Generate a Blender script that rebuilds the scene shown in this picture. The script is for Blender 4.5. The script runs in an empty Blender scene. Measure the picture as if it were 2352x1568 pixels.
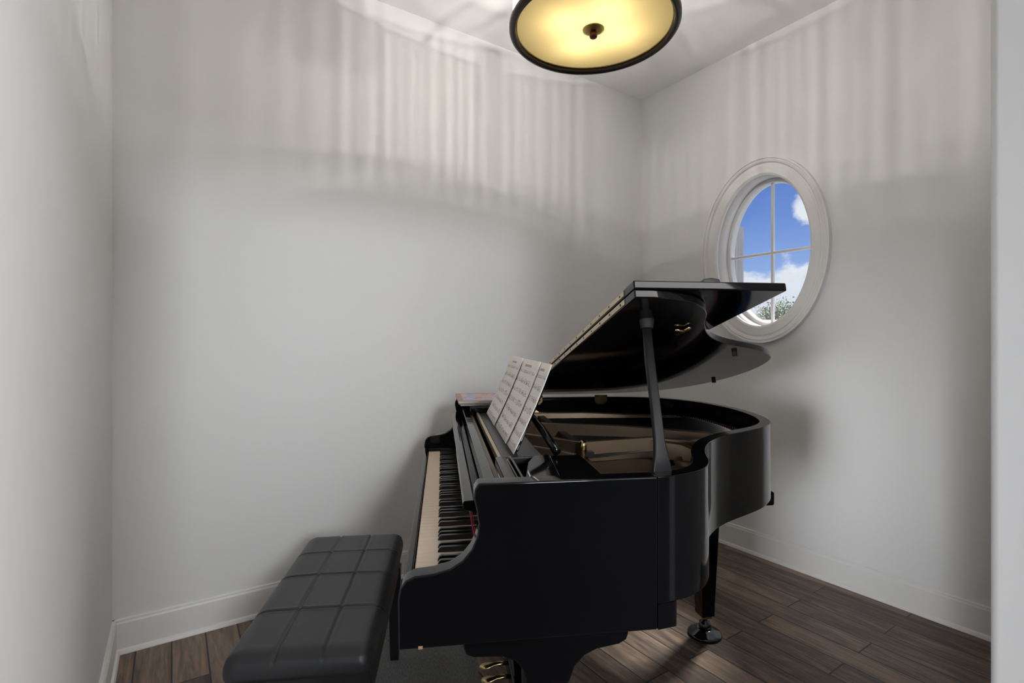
import bpy, bmesh, math, random
from mathutils import Vector, Matrix
random.seed(7)
sc = bpy.context.scene
COL = sc.collection
PI = math.pi

# ------------------------------------------------------------------ camera
EYE = 1.22
cam = bpy.data.objects.new('camera', bpy.data.cameras.new('camera'))
COL.objects.link(cam)
cam.location = (0, 0, EYE)
cam.rotation_euler = (PI / 2, 0, 0)
cam.data.lens = 18.0
cam.data.sensor_width = 36.0
cam.data.clip_start = 0.02
cam.data.clip_end = 400
sc.camera = cam
sc.view_settings.view_transform = 'Standard'
sc.view_settings.look = 'None'
sc.view_settings.gamma = 1.0
sc.view_settings.use_curve_mapping = False
sc.view_settings.exposure = 0.0

# room axes: A along the long wall (towards the window wall), B out of the room towards the long wall
AX = Vector((0.8328, 0.5536, 0)); BX = Vector((-0.5536, 0.8328, 0))
A0, A1 = -0.193, 2.7945        # end wall on the left, window wall on the right
B0, B1 = 0.25, 2.5275          # opening wall, long wall
H = 2.94
ROOM_ROT = math.atan2(0.5536, 0.8328)
def R(a, b, z): return AX * a + BX * b + Vector((0, 0, z))

# ------------------------------------------------------------------ node helpers
def mat_new(name):
    m = bpy.data.materials.new(name); m.use_nodes = True
    nt = m.node_tree
    return m, nt, nt.nodes['Principled BSDF']
def nd(nt, t, **kw):
    n = nt.nodes.new(t)
    for k, v in kw.items():
        if k in n.inputs: n.inputs[k].default_value = v
        else: setattr(n, k, v)
    return n
def simple(name, col, rough=0.5, metal=0.0, spec=0.5, bump=0.0, bscale=200.0, coat=0.0, coatr=0.05):
    m, nt, b = mat_new(name)
    b.inputs['Base Color'].default_value = (*col, 1)
    b.inputs['Roughness'].default_value = rough
    b.inputs['Metallic'].default_value = metal
    b.inputs['Specular IOR Level'].default_value = spec
    if coat:
        b.inputs['Coat Weight'].default_value = coat; b.inputs['Coat Roughness'].default_value = coatr
    tc = nd(nt, 'ShaderNodeTexCoord')
    no = nd(nt, 'ShaderNodeTexNoise', Scale=bscale, Detail=4.0)
    nt.links.new(tc.outputs['Object'], no.inputs['Vector'])
    if bump:
        bp = nd(nt, 'ShaderNodeBump', Strength=bump, Distance=0.002)
        nt.links.new(no.outputs['Fac'], bp.inputs['Height'])
        nt.links.new(bp.outputs['Normal'], b.inputs['Normal'])
    return m

# ------------------------------------------------------------------ world: blue sky with cumulus
SKY = 1.0
w = bpy.data.worlds.new('sky'); sc.world = w; w.use_nodes = True
nt = w.node_tree; nt.nodes.clear(); L = nt.links.new
out = nd(nt, 'ShaderNodeOutputWorld'); bg = nd(nt, 'ShaderNodeBackground', Strength=SKY)
tc = nd(nt, 'ShaderNodeTexCoord')
sep = nd(nt, 'ShaderNodeSeparateXYZ'); L(tc.outputs['Generated'], sep.inputs[0])
gr = nd(nt, 'ShaderNodeValToRGB')
cr = gr.color_ramp
cr.elements[0].position = 0.0; cr.elements[0].color = (0.55, 0.70, 0.90, 1)
cr.elements[1].position = 0.36; cr.elements[1].color = (0.07, 0.16, 0.52, 1)
e = cr.elements.new(0.12); e.color = (0.27, 0.43, 0.79, 1)
e = cr.elements.new(0.22); e.color = (0.13, 0.26, 0.66, 1)
L(sep.outputs['Z'], gr.inputs['Fac'])
mp = nd(nt, 'ShaderNodeMapping'); mp.inputs['Scale'].default_value = (1, 1, 1.5); mp.inputs['Location'].default_value = (0.77, 0.40, 0.21)
L(tc.outputs['Generated'], mp.inputs['Vector'])
no = nd(nt, 'ShaderNodeTexNoise', Scale=11.0, Detail=7.0, Roughness=0.56); L(mp.outputs['Vector'], no.inputs['Vector'])
no2 = nd(nt, 'ShaderNodeTexNoise', Scale=5.0, Detail=3.0, Roughness=0.5); L(mp.outputs['Vector'], no2.inputs['Vector'])
mr = nd(nt, 'ShaderNodeMapRange'); mr.inputs['From Min'].default_value = 0.05; mr.inputs['From Max'].default_value = 0.205
mr.inputs['To Min'].default_value = 0.34; mr.inputs['To Max'].default_value = -0.33
L(sep.outputs['Z'], mr.inputs['Value'])
def mth(op, a, b=None):
    n = nd(nt, 'ShaderNodeMath', operation=op)
    for i, v in enumerate((a, b)):
        if v is None: continue
        if isinstance(v, (int, float)): n.inputs[i].default_value = v
        else: L(v, n.inputs[i])
    return n.outputs[0]
s1 = mth('ADD', no.outputs['Fac'], mr.outputs['Result'])
# one detached small cloud
vd = nd(nt, 'ShaderNodeVectorMath', operation='DISTANCE'); L(tc.outputs['Generated'], vd.inputs[0])
vd.inputs[1].default_value = Vector((0.572, 1.0, 0.256)).normalized()
bl = nd(nt, 'ShaderNodeMapRange'); bl.inputs['From Min'].default_value = 0.0; bl.inputs['From Max'].default_value = 0.050
bl.inputs['To Min'].default_value = 0.56; bl.inputs['To Max'].default_value = 0.0
L(vd.outputs['Value'], bl.inputs['Value'])
s2 = mth('ADD', s1, bl.outputs['Result'])
cl = nd(nt, 'ShaderNodeMapRange'); cl.interpolation_type = 'SMOOTHSTEP'
cl.inputs['From Min'].default_value = 0.50; cl.inputs['From Max'].default_value = 0.64
L(s2, cl.inputs['Value'])
shade = nd(nt, 'ShaderNodeMapRange'); shade.inputs['From Min'].default_value = 0.3; shade.inputs['From Max'].default_value = 0.65
L(no2.outputs['Fac'], shade.inputs['Value'])
cc = nd(nt, 'ShaderNodeMix', data_type='RGBA'); cc.inputs[6].default_value = (0.56, 0.66, 0.80, 1); cc.inputs[7].default_value = (0.93, 0.95, 0.98, 1)
L(shade.outputs['Result'], cc.inputs[0])
mx = nd(nt, 'ShaderNodeMix', data_type='RGBA'); L(cl.outputs['Result'], mx.inputs[0]); L(gr.outputs['Color'], mx.inputs[6]); L(cc.outputs[2], mx.inputs[7])
L(mx.outputs[2], bg.inputs['Color']); L(bg.outputs[0], out.inputs['Surface'])

# ------------------------------------------------------------------ large lights: daylight and added fill from the entrance hall behind the opening
def area(name, loc, aim, sx, sy, power, col):
    d = bpy.data.lights.new(name, 'AREA'); d.shape = 'RECTANGLE'; d.size = sx; d.size_y = sy
    d.energy = power; d.color = col
    o = bpy.data.objects.new(name, d); COL.objects.link(o)
    o.location = loc
    o.rotation_euler = (Vector(aim) - Vector(loc)).to_track_quat('-Z', 'Y').to_euler()
    return o
beam = area('hall_window_light', R(-0.45, -3.9, 2.45), R(0.78, 2.53, 1.42), 0.7, 0.7, 10.0, (0.94, 0.97, 1.0)); beam.data.spread = math.radians(43)
area('hall_side_fill_light', R(2.9, -1.9, 1.8), R(-0.2, 1.3, 1.4), 1.3, 1.6, 95, (0.95, 0.97, 1.0))  # added fill, brightens the left end wall through the opening
glow = area('hall_left_window_light', R(-5.8, -1.45, 1.15), R(2.79, 1.52, 0.60), 1.2, 1.5, 4.6, (0.95, 0.97, 1.0)); glow.data.spread = math.radians(14)
area('hall_ceiling_fill_light', R(1.5, -1.5, 2.9), R(1.2, -0.5, 0), 2.4, 1.8, 95, (1.0, 0.98, 0.95))  # added overhead fill for soft ambient light, out of view
# sky light enters through the oval window
WT, WZ = 0.886, 1.735                     # window centre: distance from the corner, height
def W(t, z, d): return R(A1 + d, B1 - t, z)
po = area('window_portal', W(WT, WZ, 0.17), W(WT, WZ, -1), 0.62, 0.9, 1, (1, 1, 1))
po.data.cycles.is_portal = True
sun_d = bpy.data.lights.new('sun', 'SUN'); sun_d.energy = 9.0; sun_d.angle = math.radians(11); sun_d.color = (1, 0.96, 0.9)
sun = bpy.data.objects.new('sun', sun_d); COL.objects.link(sun)
sun.rotation_euler = (R(1.62, 1.43, 0.0) - W(WT, WZ - 0.02, 0.1)).to_track_quat('-Z', 'Y').to_euler()
sun.location = W(WT, 5, 4)

# ------------------------------------------------------------------ materials
M = {}
M['wall'] = simple('wall_paint', (0.715, 0.715, 0.717), 0.75, spec=0.25, bump=0.03, bscale=350)
M['ceil'] = simple('ceiling_paint', (0.90, 0.892, 0.89), 0.85, spec=0.2, bump=0.03, bscale=300)
M['trim'] = simple('white_trim_paint', (0.74, 0.735, 0.73), 0.42, spec=0.4)
M['black'] = simple('polished_ebony', (0.0035, 0.0037, 0.0045), 0.07, spec=0.32)
M['black_satin'] = simple('satin_black', (0.010, 0.010, 0.011), 0.32, spec=0.4)
M['leather'] = simple('black_leather', (0.014, 0.015, 0.0175), 0.40, spec=0.45, bump=0.12, bscale=420)
M['gold_plate'] = simple('bronze_iron_plate', (0.135, 0.092, 0.058), 0.38, metal=0.6, bump=0.03, bscale=150)
M['brass'] = simple('brass', (0.62, 0.47, 0.22), 0.22, metal=1.0)
M['brass_pale'] = simple('pale_brass', (0.66, 0.56, 0.38), 0.35, metal=1.0)
M['steel'] = simple('steel_wire', (0.55, 0.56, 0.58), 0.25, metal=1.0)
M['chrome'] = simple('dark_chrome', (0.10, 0.105, 0.12), 0.14, metal=1.0)
M['felt_red'] = simple('red_felt', (0.42, 0.05, 0.08), 0.95, spec=0.1, bump=0.3, bscale=900)
M['felt_pink'] = simple('pink_felt', (0.85, 0.28, 0.40), 0.95, spec=0.1, bump=0.3, bscale=900)
M['wood_raw'] = simple('pale_wood_edge', (0.36, 0.22, 0.12), 0.6)
M['ivory'] = simple('ivory_key', (0.92, 0.76, 0.60), 0.35, spec=0.4)
M['ebony_key'] = simple('ebony_key', (0.012, 0.012, 0.013), 0.22, spec=0.5)
M['soundboard'] = simple('varnished_soundboard', (0.26, 0.19, 0.14), 0.3)
M['prop_black'] = simple('painted_black_wood', (0.006, 0.006, 0.007), 0.38, spec=0.22)
M['rubber'] = simple('black_rubber', (0.01, 0.01, 0.01), 0.7)
M['screw'] = simple('dark_screw', (0.05, 0.04, 0.025), 0.4, metal=0.8)
M['bronze'] = simple('dark_bronze', (0.035, 0.028, 0.024), 0.33, metal=0.6)
M['gold'] = simple('gold_finial_metal', (0.50, 0.36, 0.10), 0.3, metal=0.9)
M['finial'] = simple('dark_red_bronze', (0.06, 0.012, 0.006), 0.35, metal=0.5)
M['paper_edge'] = simple('paper', (0.66, 0.63, 0.59), 0.8)
M['grey_post'] = simple('grey_exterior_paint', (0.42, 0.41, 0.42), 0.5)

def floor_mat():
    m, nt, b = mat_new('dark_wood_planks'); L = nt.links.new
    tc = nd(nt, 'ShaderNodeTexCoord')
    mp = nd(nt, 'ShaderNodeMapping'); mp.inputs['Rotation'].default_value = (0, 0, PI / 2)
    L(tc.outputs['Object'], mp.inputs['Vector'])
    br = nd(nt, 'ShaderNodeTexBrick'); br.offset = 0.37; br.offset_frequency = 2
    br.inputs['Scale'].default_value = 1.0
    br.inputs['Brick Width'].default_value = 0.92; br.inputs['Row Height'].default_value = 0.118
    br.inputs['Mortar Size'].default_value = 0.0030; br.inputs['Mortar Smooth'].default_value = 0.2
    br.inputs['Color1'].default_value = (0.0, 0, 0, 1); br.inputs['Color2'].default_value = (1, 1, 1, 1)
    br.inputs['Mortar'].default_value = (0.5, 0.5, 0.5, 1)
    L(mp.outputs['Vector'], br.inputs['Vector'])
    # grain stretched along the plank, offset per plank
    off = nd(nt, 'ShaderNodeVectorMath', operation='MULTIPLY_ADD')
    L(br.outputs['Color'], off.inputs[0]); off.inputs[1].default_value = (7, 13, 5); L(mp.outputs['Vector'], off.inputs[2])
    m2 = nd(nt, 'ShaderNodeMapping'); m2.inputs['Scale'].default_value = (2.2, 30, 1); L(off.outputs[0], m2.inputs['Vector'])
    g = nd(nt, 'ShaderNodeTexNoise', Scale=1.6, Detail=8.0, Roughness=0.62, Distortion=0.9); L(m2.outputs['Vector'], g.inputs['Vector'])
    m3 = nd(nt, 'ShaderNodeMapping'); m3.inputs['Scale'].default_value = (1.6, 6, 1); L(off.outputs[0], m3.inputs['Vector'])
    g2 = nd(nt, 'ShaderNodeTexNoise', Scale=2.0, Detail=3.0, Roughness=0.5, Distortion=1.5); L(m3.outputs['Vector'], g2.inputs['Vector'])
    r1 = nd(nt, 'ShaderNodeValToRGB'); c = r1.color_ramp
    c.elements[0].position = 0.30; c.elements[0].color = (0.022, 0.016, 0.012, 1)
    c.elements[1].position = 0.72; c.elements[1].color = (0.26, 0.185, 0.130, 1)
    e = c.elements.new(0.5); e.color = (0.100, 0.070, 0.051, 1)
    add = nd(nt, 'ShaderNodeMath', operation='MULTIPLY_ADD'); L(g2.outputs['Fac'], add.inputs[0]); add.inputs[1].default_value = 0.45
    hl = nd(nt, 'ShaderNodeMath', operation='MULTIPLY'); L(g.outputs['Fac'], hl.inputs[0]); hl.inputs[1].default_value = 0.62
    L(hl.outputs[0], add.inputs[2])
    sp = nd(nt, 'ShaderNodeSeparateColor'); L(br.outputs['Color'], sp.inputs[0])
    pv = nd(nt, 'ShaderNodeMath', operation='MULTIPLY_ADD'); L(sp.outputs[0], pv.inputs[0]); pv.inputs[1].default_value = 0.20; pv.inputs[2].default_value = -0.10
    ad2 = nd(nt, 'ShaderNodeMath', operation='ADD'); L(add.outputs[0], ad2.inputs[0]); L(pv.outputs[0], ad2.inputs[1])
    L(ad2.outputs[0], r1.inputs['Fac'])
    mx = nd(nt, 'ShaderNodeMix', data_type='RGBA'); L(br.outputs['Fac'], mx.inputs[0]); L(r1.outputs['Color'], mx.inputs[6]); mx.inputs[7].default_value = (0.006, 0.005, 0.004, 1)
    L(mx.outputs[2], b.inputs['Base Color'])
    b.inputs['Roughness'].default_value = 0.38
    b.inputs['Specular IOR Level'].default_value = 0.4
    bp = nd(nt, 'ShaderNodeBump', Strength=0.35, Distance=0.002)
    iv = nd(nt, 'ShaderNodeMath', operation='SUBTRACT'); L(g.outputs['Fac'], iv.inputs[0]); 
    mm = nd(nt, 'ShaderNodeMath', operation='MULTIPLY'); L(br.outputs['Fac'], mm.inputs[0]); mm.inputs[1].default_value = 2.0
    L(mm.outputs[0], iv.inputs[1]); L(iv.outputs[0], bp.inputs['Height']); L(bp.outputs['Normal'], b.inputs['Normal'])
    return m
M['floor'] = floor_mat()

def rug_mat():
    m, nt, b = mat_new('grey_rug'); L = nt.links.new
    tc = nd(nt, 'ShaderNodeTexCoord')
    mp = nd(nt, 'ShaderNodeMapping'); mp.inputs['Scale'].default_value = (180, 30, 1); L(tc.outputs['Object'], mp.inputs['Vector'])
    n = nd(nt, 'ShaderNodeTexNoise', Scale=2.0, Detail=5.0); L(mp.outputs['Vector'], n.inputs['Vector'])
    r = nd(nt, 'ShaderNodeValToRGB'); r.color_ramp.elements[0].position = 0.3; r.color_ramp.elements[0].color = (0.11, 0.11, 0.108, 1)
    r.color_ramp.elements[1].position = 0.7; r.color_ramp.elements[1].color = (0.22, 0.22, 0.215, 1)
    L(n.outputs['Fac'], r.inputs['Fac']); L(r.outputs['Color'], b.inputs['Base Color'])
    b.inputs['Roughness'].default_value = 0.95; b.inputs['Specular IOR Level'].default_value = 0.1
    bp = nd(nt, 'ShaderNodeBump', Strength=0.5, Distance=0.003); L(n.outputs['Fac'], bp.inputs['Height']); L(bp.outputs['Normal'], b.inputs['Normal'])
    return m
M['rug'] = rug_mat()

def sheet_mat():
    """printed music: eight systems of five-line staves with notes, and a title line, in UV space"""
    m, nt, b = mat_new('printed_sheet_music'); L = nt.links.new
    uv = nd(nt, 'ShaderNodeUVMap'); sp = nd(nt, 'ShaderNodeSeparateXYZ'); L(uv.outputs['UV'], sp.inputs[0])
    def mt(op, a, b_=None, c_=None):
        n = nd(nt, 'ShaderNodeMath', operation=op)
        for i, v in enumerate((a, b_, c_)):
            if v is None: continue
            if isinstance(v, (int, float)): n.inputs[i].default_value = v
            else: L(v, n.inputs[i])
        return n.outputs[0]
    u, v = sp.outputs['X'], sp.outputs['Y']
    sv = mt('FRACT', mt('MULTIPLY', v, 7.6))                      # position inside a system
    inst = mt('MULTIPLY', mt('GREATER_THAN', sv, 0.28), mt('LESS_THAN', sv, 0.66))
    ln = mt('LESS_THAN', mt('FRACT', mt('MULTIPLY', mt('SUBTRACT', sv, 0.28), 12.9)), 0.22)
    lines = mt('MULTIPLY', inst, ln)
    inu = mt('MULTIPLY', mt('GREATER_THAN', u, 0.09), mt('LESS_THAN', u, 0.92))
    inv = mt('MULTIPLY', mt('GREATER_THAN', v, 0.05), mt('LESS_THAN', v, 0.86))
    cx = nd(nt, 'ShaderNodeCombineXYZ'); L(mt('MULTIPLY', u, 26.0), cx.inputs[0]); L(mt('MULTIPLY', v, 62.0), cx.inputs[1])
    vo = nd(nt, 'ShaderNodeTexVoronoi', Scale=1.0); L(cx.outputs[0], vo.inputs['Vector'])
    spc = nd(nt, 'ShaderNodeSeparateColor'); L(vo.outputs['Color'], spc.inputs[0])
    notes = mt('MULTIPLY', mt('LESS_THAN', vo.outputs['Distance'], 0.36), mt('GREATER_THAN', spc.outputs[0], 0.50))
    cx2 = nd(nt, 'ShaderNodeCombineXYZ'); L(mt('MULTIPLY', u, 34.0), cx2.inputs[0]); L(mt('MULTIPLY', mt('FLOOR', mt('MULTIPLY', v, 7.6)), 3.7), cx2.inputs[1])
    st = nd(nt, 'ShaderNodeTexNoise', Scale=1.0, Detail=0.0); L(cx2.outputs[0], st.inputs['Vector'])
    stems = mt('MULTIPLY', mt('GREATER_THAN', st.outputs['Fac'], 0.60), mt('MULTIPLY', mt('GREATER_THAN', sv, 0.24), mt('LESS_THAN', sv, 0.52)))
    near = mt('MULTIPLY', mt('GREATER_THAN', sv, 0.2), mt('LESS_THAN', sv, 0.74))
    ink = mt('MAXIMUM', mt('MULTIPLY', lines, 0.55), mt('MULTIPLY', mt('MULTIPLY', notes, near), 0.9))
    ink = mt('MAXIMUM', ink, mt('MULTIPLY', stems, 0.5))
    ink = mt('MULTIPLY', mt('MULTIPLY', ink, inu), inv)
    ti = mt('MULTIPLY', mt('MULTIPLY', mt('GREATER_THAN', v, 0.905), mt('LESS_THAN', v, 0.935)), mt('MULTIPLY', mt('GREATER_THAN', u, 0.33), mt('LESS_THAN', u, 0.67)))
    t2 = mt('GREATER_THAN', mt('FRACT', mt('MULTIPLY', u, 36.0)), 0.3)
    ink = mt('MAXIMUM', ink, mt('MULTIPLY', mt('MULTIPLY', ti, t2), 0.75))
    mx = nd(nt, 'ShaderNodeMix', data_type='RGBA'); L(ink, mx.inputs[0]); mx.inputs[6].default_value = (0.93, 0.89, 0.845, 1); mx.inputs[7].default_value = (0.04, 0.04, 0.045, 1)
    L(mx.outputs[2], b.inputs['Base Color']); b.inputs['Roughness'].default_value = 0.7; b.inputs['Specular IOR Level'].default_value = 0.2
    return m
M['sheet'] = sheet_mat()

def cover_mat():
    m, nt, b = mat_new('painted_book_cover'); L = nt.links.new
    uv = nd(nt, 'ShaderNodeUVMap')
    n1 = nd(nt, 'ShaderNodeTexNoise', Scale=3.2, Detail=5.0, Distortion=1.6); L(uv.outputs['UV'], n1.inputs['Vector'])
    r = nd(nt, 'ShaderNodeValToRGB'); c = r.color_ramp
    c.elements[0].position = 0.30; c.elements[0].color = (0.05, 0.06, 0.10, 1)
    c.elements[1].position = 0.72; c.elements[1].color = (0.75, 0.70, 0.62, 1)
    for p, col in ((0.40, (0.30, 0.36, 0.62)), (0.47, (0.55, 0.58, 0.78)), (0.53, (0.72, 0.30, 0.16)), (0.59, (0.80, 0.52, 0.22)), (0.65, (0.62, 0.20, 0.20))):
        e = c.elements.new(p); e.color = (*col, 1)
    L(n1.outputs['Fac'], r.inputs['Fac'])
    sp = nd(nt, 'ShaderNodeSeparateXYZ'); L(uv.outputs['UV'], sp.inputs[0])
    def edge(o):
        a = nd(nt, 'ShaderNodeMath', operation='SUBTRACT'); L(o, a.inputs[0]); a.inputs[1].default_value = 0.5
        d = nd(nt, 'ShaderNodeMath', operation='ABSOLUTE'); L(a.outputs[0], d.inputs[0])
        g = nd(nt, 'ShaderNodeMath', operation='GREATER_THAN'); L(d.outputs[0], g.inputs[0]); return g
    ex, ey = edge(sp.outputs['X']), edge(sp.outputs['Y']); ex.inputs[1].default_value = 0.40; ey.inputs[1].default_value = 0.44
    mxm = nd(nt, 'ShaderNodeMath', operation='MAXIMUM'); L(ex.outputs[0], mxm.inputs[0]); L(ey.outputs[0], mxm.inputs[1])
    mx = nd(nt, 'ShaderNodeMix', data_type='RGBA'); L(mxm.outputs[0], mx.inputs[0]); L(r.outputs['Color'], mx.inputs[6]); mx.inputs[7].default_value = (0.30, 0.19, 0.14, 1)
    L(mx.outputs[2], b.inputs['Base Color']); b.inputs['Roughness'].default_value = 0.35
    return m
M['cover'] = cover_mat()
M['cover_dark'] = simple('dark_book_cover', (0.035, 0.045, 0.042), 0.4)
M['cover_grey'] = simple('grey_book_cover', (0.16, 0.18, 0.17), 0.4)

def diffuser_mat():
    m, nt, b = mat_new('amber_frosted_glass'); L = nt.links.new
    o = nt.nodes['Material Output']
    nt.nodes.remove(b)
    tr = nd(nt, 'ShaderNodeBsdfTranslucent'); tr.inputs['Color'].default_value = (0.056, 0.0425, 0.0175, 1)
    df = nd(nt, 'ShaderNodeBsdfDiffuse'); df.inputs['Color'].default_value = (0.70, 0.55, 0.28, 1)
    gl = nd(nt, 'ShaderNodeBsdfGlossy', Roughness=0.25)
    m1 = nd(nt, 'ShaderNodeMixShader'); m1.inputs[0].default_value = 0.35; L(tr.outputs[0], m1.inputs[1]); L(df.outputs[0], m1.inputs[2])
    m2 = nd(nt, 'ShaderNodeMixShader'); m2.inputs[0].default_value = 0.03; L(m1.outputs[0], m2.inputs[1]); L(gl.outputs[0], m2.inputs[2])
    L(m2.outputs[0], o.inputs['Surface'])
    return m
M['diffuser'] = diffuser_mat()
def shade_mat(name, clear, tint):
    m, nt, b = mat_new(name); L = nt.links.new
    o = nt.nodes['Material Output']; nt.nodes.remove(b)
    tp = nd(nt, 'ShaderNodeBsdfTransparent'); tp.inputs['Color'].default_value = (*tint, 1)
    tr = nd(nt, 'ShaderNodeBsdfTranslucent'); tr.inputs['Color'].default_value = (0.9, 0.87, 0.8, 1)
    gl = nd(nt, 'ShaderNodeBsdfGlossy', Roughness=0.12)
    m1 = nd(nt, 'ShaderNodeMixShader'); m1.inputs[0].default_value = 0.2; L(tr.outputs[0], m1.inputs[1]); L(gl.outputs[0], m1.inputs[2])
    m2 = nd(nt, 'ShaderNodeMixShader'); m2.inputs[0].default_value = clear; L(m1.outputs[0], m2.inputs[1]); L(tp.outputs[0], m2.inputs[2])
    L(m2.outputs[0], o.inputs['Surface'])
    return m
M['shade_rod'] = shade_mat('glass_rod', 0.24, (0.97, 0.95, 0.92))
M['shade_clear'] = shade_mat('clear_glass_between_rods', 0.48, (1, 0.99, 0.97))
def glass_mat():
    m, nt, b = mat_new('window_glass'); L = nt.links.new
    o = nt.nodes['Material Output']; nt.nodes.remove(b)
    tr = nd(nt, 'ShaderNodeBsdfTransparent'); gl = nd(nt, 'ShaderNodeBsdfGlossy', Roughness=0.02)
    m1 = nd(nt, 'ShaderNodeMixShader'); m1.inputs[0].default_value = 0.05; L(tr.outputs[0], m1.inputs[1]); L(gl.outputs[0], m1.inputs[2])
    L(m1.outputs[0], o.inputs['Surface'])
    return m
M['glass'] = glass_mat()
M['bulb'] = simple('lit_bulb', (1, 0.9, 0.7), 0.4)
_b = M['bulb'].node_tree.nodes['Principled BSDF']; _b.inputs['Emission Color'].default_value = (1, 0.85, 0.6, 1); _b.inputs['Emission Strength'].default_value = 3
M['leaf'] = simple('pale_green_leaves', (0.36, 0.40, 0.24), 0.7)
M['bark'] = simple('bark', (0.30, 0.27, 0.24), 0.9)
M['roof'] = simple('terracotta_roof', (0.55, 0.33, 0.28), 0.8)
M['house'] = simple('house_render', (0.70, 0.66, 0.60), 0.8)
M['hall_floor'] = simple('dark_matte_hall_floor', (0.030, 0.026, 0.024), 0.95, spec=0.05)  # unseen hall floor, made dark and matte to keep reflections off the piano side
M['grass'] = simple('lawn', (0.12, 0.17, 0.06), 0.9)

# ------------------------------------------------------------------ mesh helpers
def link(name, bm, mat, parent=None, smooth=False, bevel=0.0, seg=2, kind=None, label=None):
    bmesh.ops.recalc_face_normals(bm, faces=bm.faces)
    me = bpy.data.meshes.new(name); bm.to_mesh(me); bm.free()
    for m in (mat if isinstance(mat, (list, tuple)) else [mat]): me.materials.append(m)
    if smooth:
        for p in me.polygons: p.use_smooth = True
    o = bpy.data.objects.new(name, me); COL.objects.link(o)
    if parent is not None: o.parent = parent
    if bevel:
        b = o.modifiers.new('bevel', 'BEVEL'); b.width = bevel; b.segments = seg; b.limit_method = 'ANGLE'; b.angle_limit = math.radians(40)
        for p in me.polygons: p.use_smooth = True
        o.modifiers.new('wn', 'WEIGHTED_NORMAL')
    if kind: o['kind'] = kind
    if label: o['label'] = label
    return o
def tag(o, label, cat, group=None):
    o['label'] = label; o['category'] = cat
    if group: o['group'] = group
    return o
def thing(name, loc, rz, label, cat, group=None):
    o = bpy.data.objects.new(name, None); COL.objects.link(o); o.empty_display_size = 0.1
    o.location = loc; o.rotation_euler = (0, 0, rz)
    return tag(o, label, cat, group)
def box(bm, lo, hi):
    v = [bm.verts.new((x, y, z)) for x in (lo[0], hi[0]) for y in (lo[1], hi[1]) for z in (lo[2], hi[2])]
    for f in ((0, 1, 3, 2), (4, 6, 7, 5), (0, 4, 5, 1), (2, 3, 7, 6), (0, 2, 6, 4), (1, 5, 7, 3)): bm.faces.new([v[i] for i in f])
    return v
def prism(bm, pts, lo, hi, f):
    """extrude a closed 2-D outline between lo and hi; f(u, v, t) gives the 3-D point"""
    a = [bm.verts.new(f(u, v, lo)) for u, v in pts]; b = [bm.verts.new(f(u, v, hi)) for u, v in pts]
    bm.faces.new(a); bm.faces.new(list(reversed(b)))
    n = len(pts)
    for i in range(n): bm.faces.new((a[i], a[(i + 1) % n], b[(i + 1) % n], b[i]))
def tube(bm, path, rad, n=10, caps=True):
    path = [Vector(p) for p in path]
    rs = rad if isinstance(rad, (list, tuple)) else [rad] * len(path)
    rings = []
    up = None
    for i, p in enumerate(path):
        d = (path[min(i + 1, len(path) - 1)] - path[max(i - 1, 0)]).normalized()
        if up is None:
            up = Vector((0, 0, 1)) if abs(d.z) < 0.9 else Vector((1, 0, 0))
        x = d.cross(up).normalized(); y = d.cross(x).normalized()
        rings.append([bm.verts.new(p + (x * math.cos(2 * PI * k / n) + y * math.sin(2 * PI * k / n)) * rs[i]) for k in range(n)])
    for a, b in zip(rings, rings[1:]):
        for k in range(n): bm.faces.new((a[k], a[(k + 1) % n], b[(k + 1) % n], b[k]))
    if caps: bm.faces.new(rings[0]); bm.faces.new(list(reversed(rings[-1])))
def lathe(bm, prof, n=48, c=(0, 0, 0), rot=None):
    """revolve (r, z) about the z axis through c"""
    rings = []
    for r, z in prof:
        if r < 1e-6:
            q = Vector((0, 0, z)); q = rot @ q if rot else q
            rings.append([bm.verts.new(q + Vector(c))])
        else:
            ring = []
            for k in range(n):
                q = Vector((r * math.cos(2 * PI * k / n), r * math.sin(2 * PI * k / n), z)); q = rot @ q if rot else q
                ring.append(bm.verts.new(q + Vector(c)))
            rings.append(ring)
    for a, b in zip(rings, rings[1:]):
        if len(a) == 1 and len(b) == 1: continue
        for k in range(n):
            k2 = (k + 1) % n
            if len(a) == 1: bm.faces.new((a[0], b[k], b[k2]))
            elif len(b) == 1: bm.faces.new((a[k], a[k2], b[0]))
            else: bm.faces.new((a[k], a[k2], b[k2], b[k]))
def spline(pts, n=8, closed=False):
    P = [Vector(p) for p in pts]; out = []
    m = len(P)
    for i in range(m if closed else m - 1):
        g = (lambda k: P[k % m]) if closed else (lambda k: P[max(0, min(m - 1, k))])
        p0, p1, p2, p3 = g(i - 1), g(i), g(i + 1), g(i + 2)
        for j in range(n):
            t = j / n
            out.append(0.5 * ((2 * p1) + (p2 - p0) * t + (2 * p0 - 5 * p1 + 4 * p2 - p3) * t * t + (3 * p1 - p0 - 3 * p2 + p3) * t ** 3))
    if not closed: out.append(P[-1])
    return out

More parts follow.
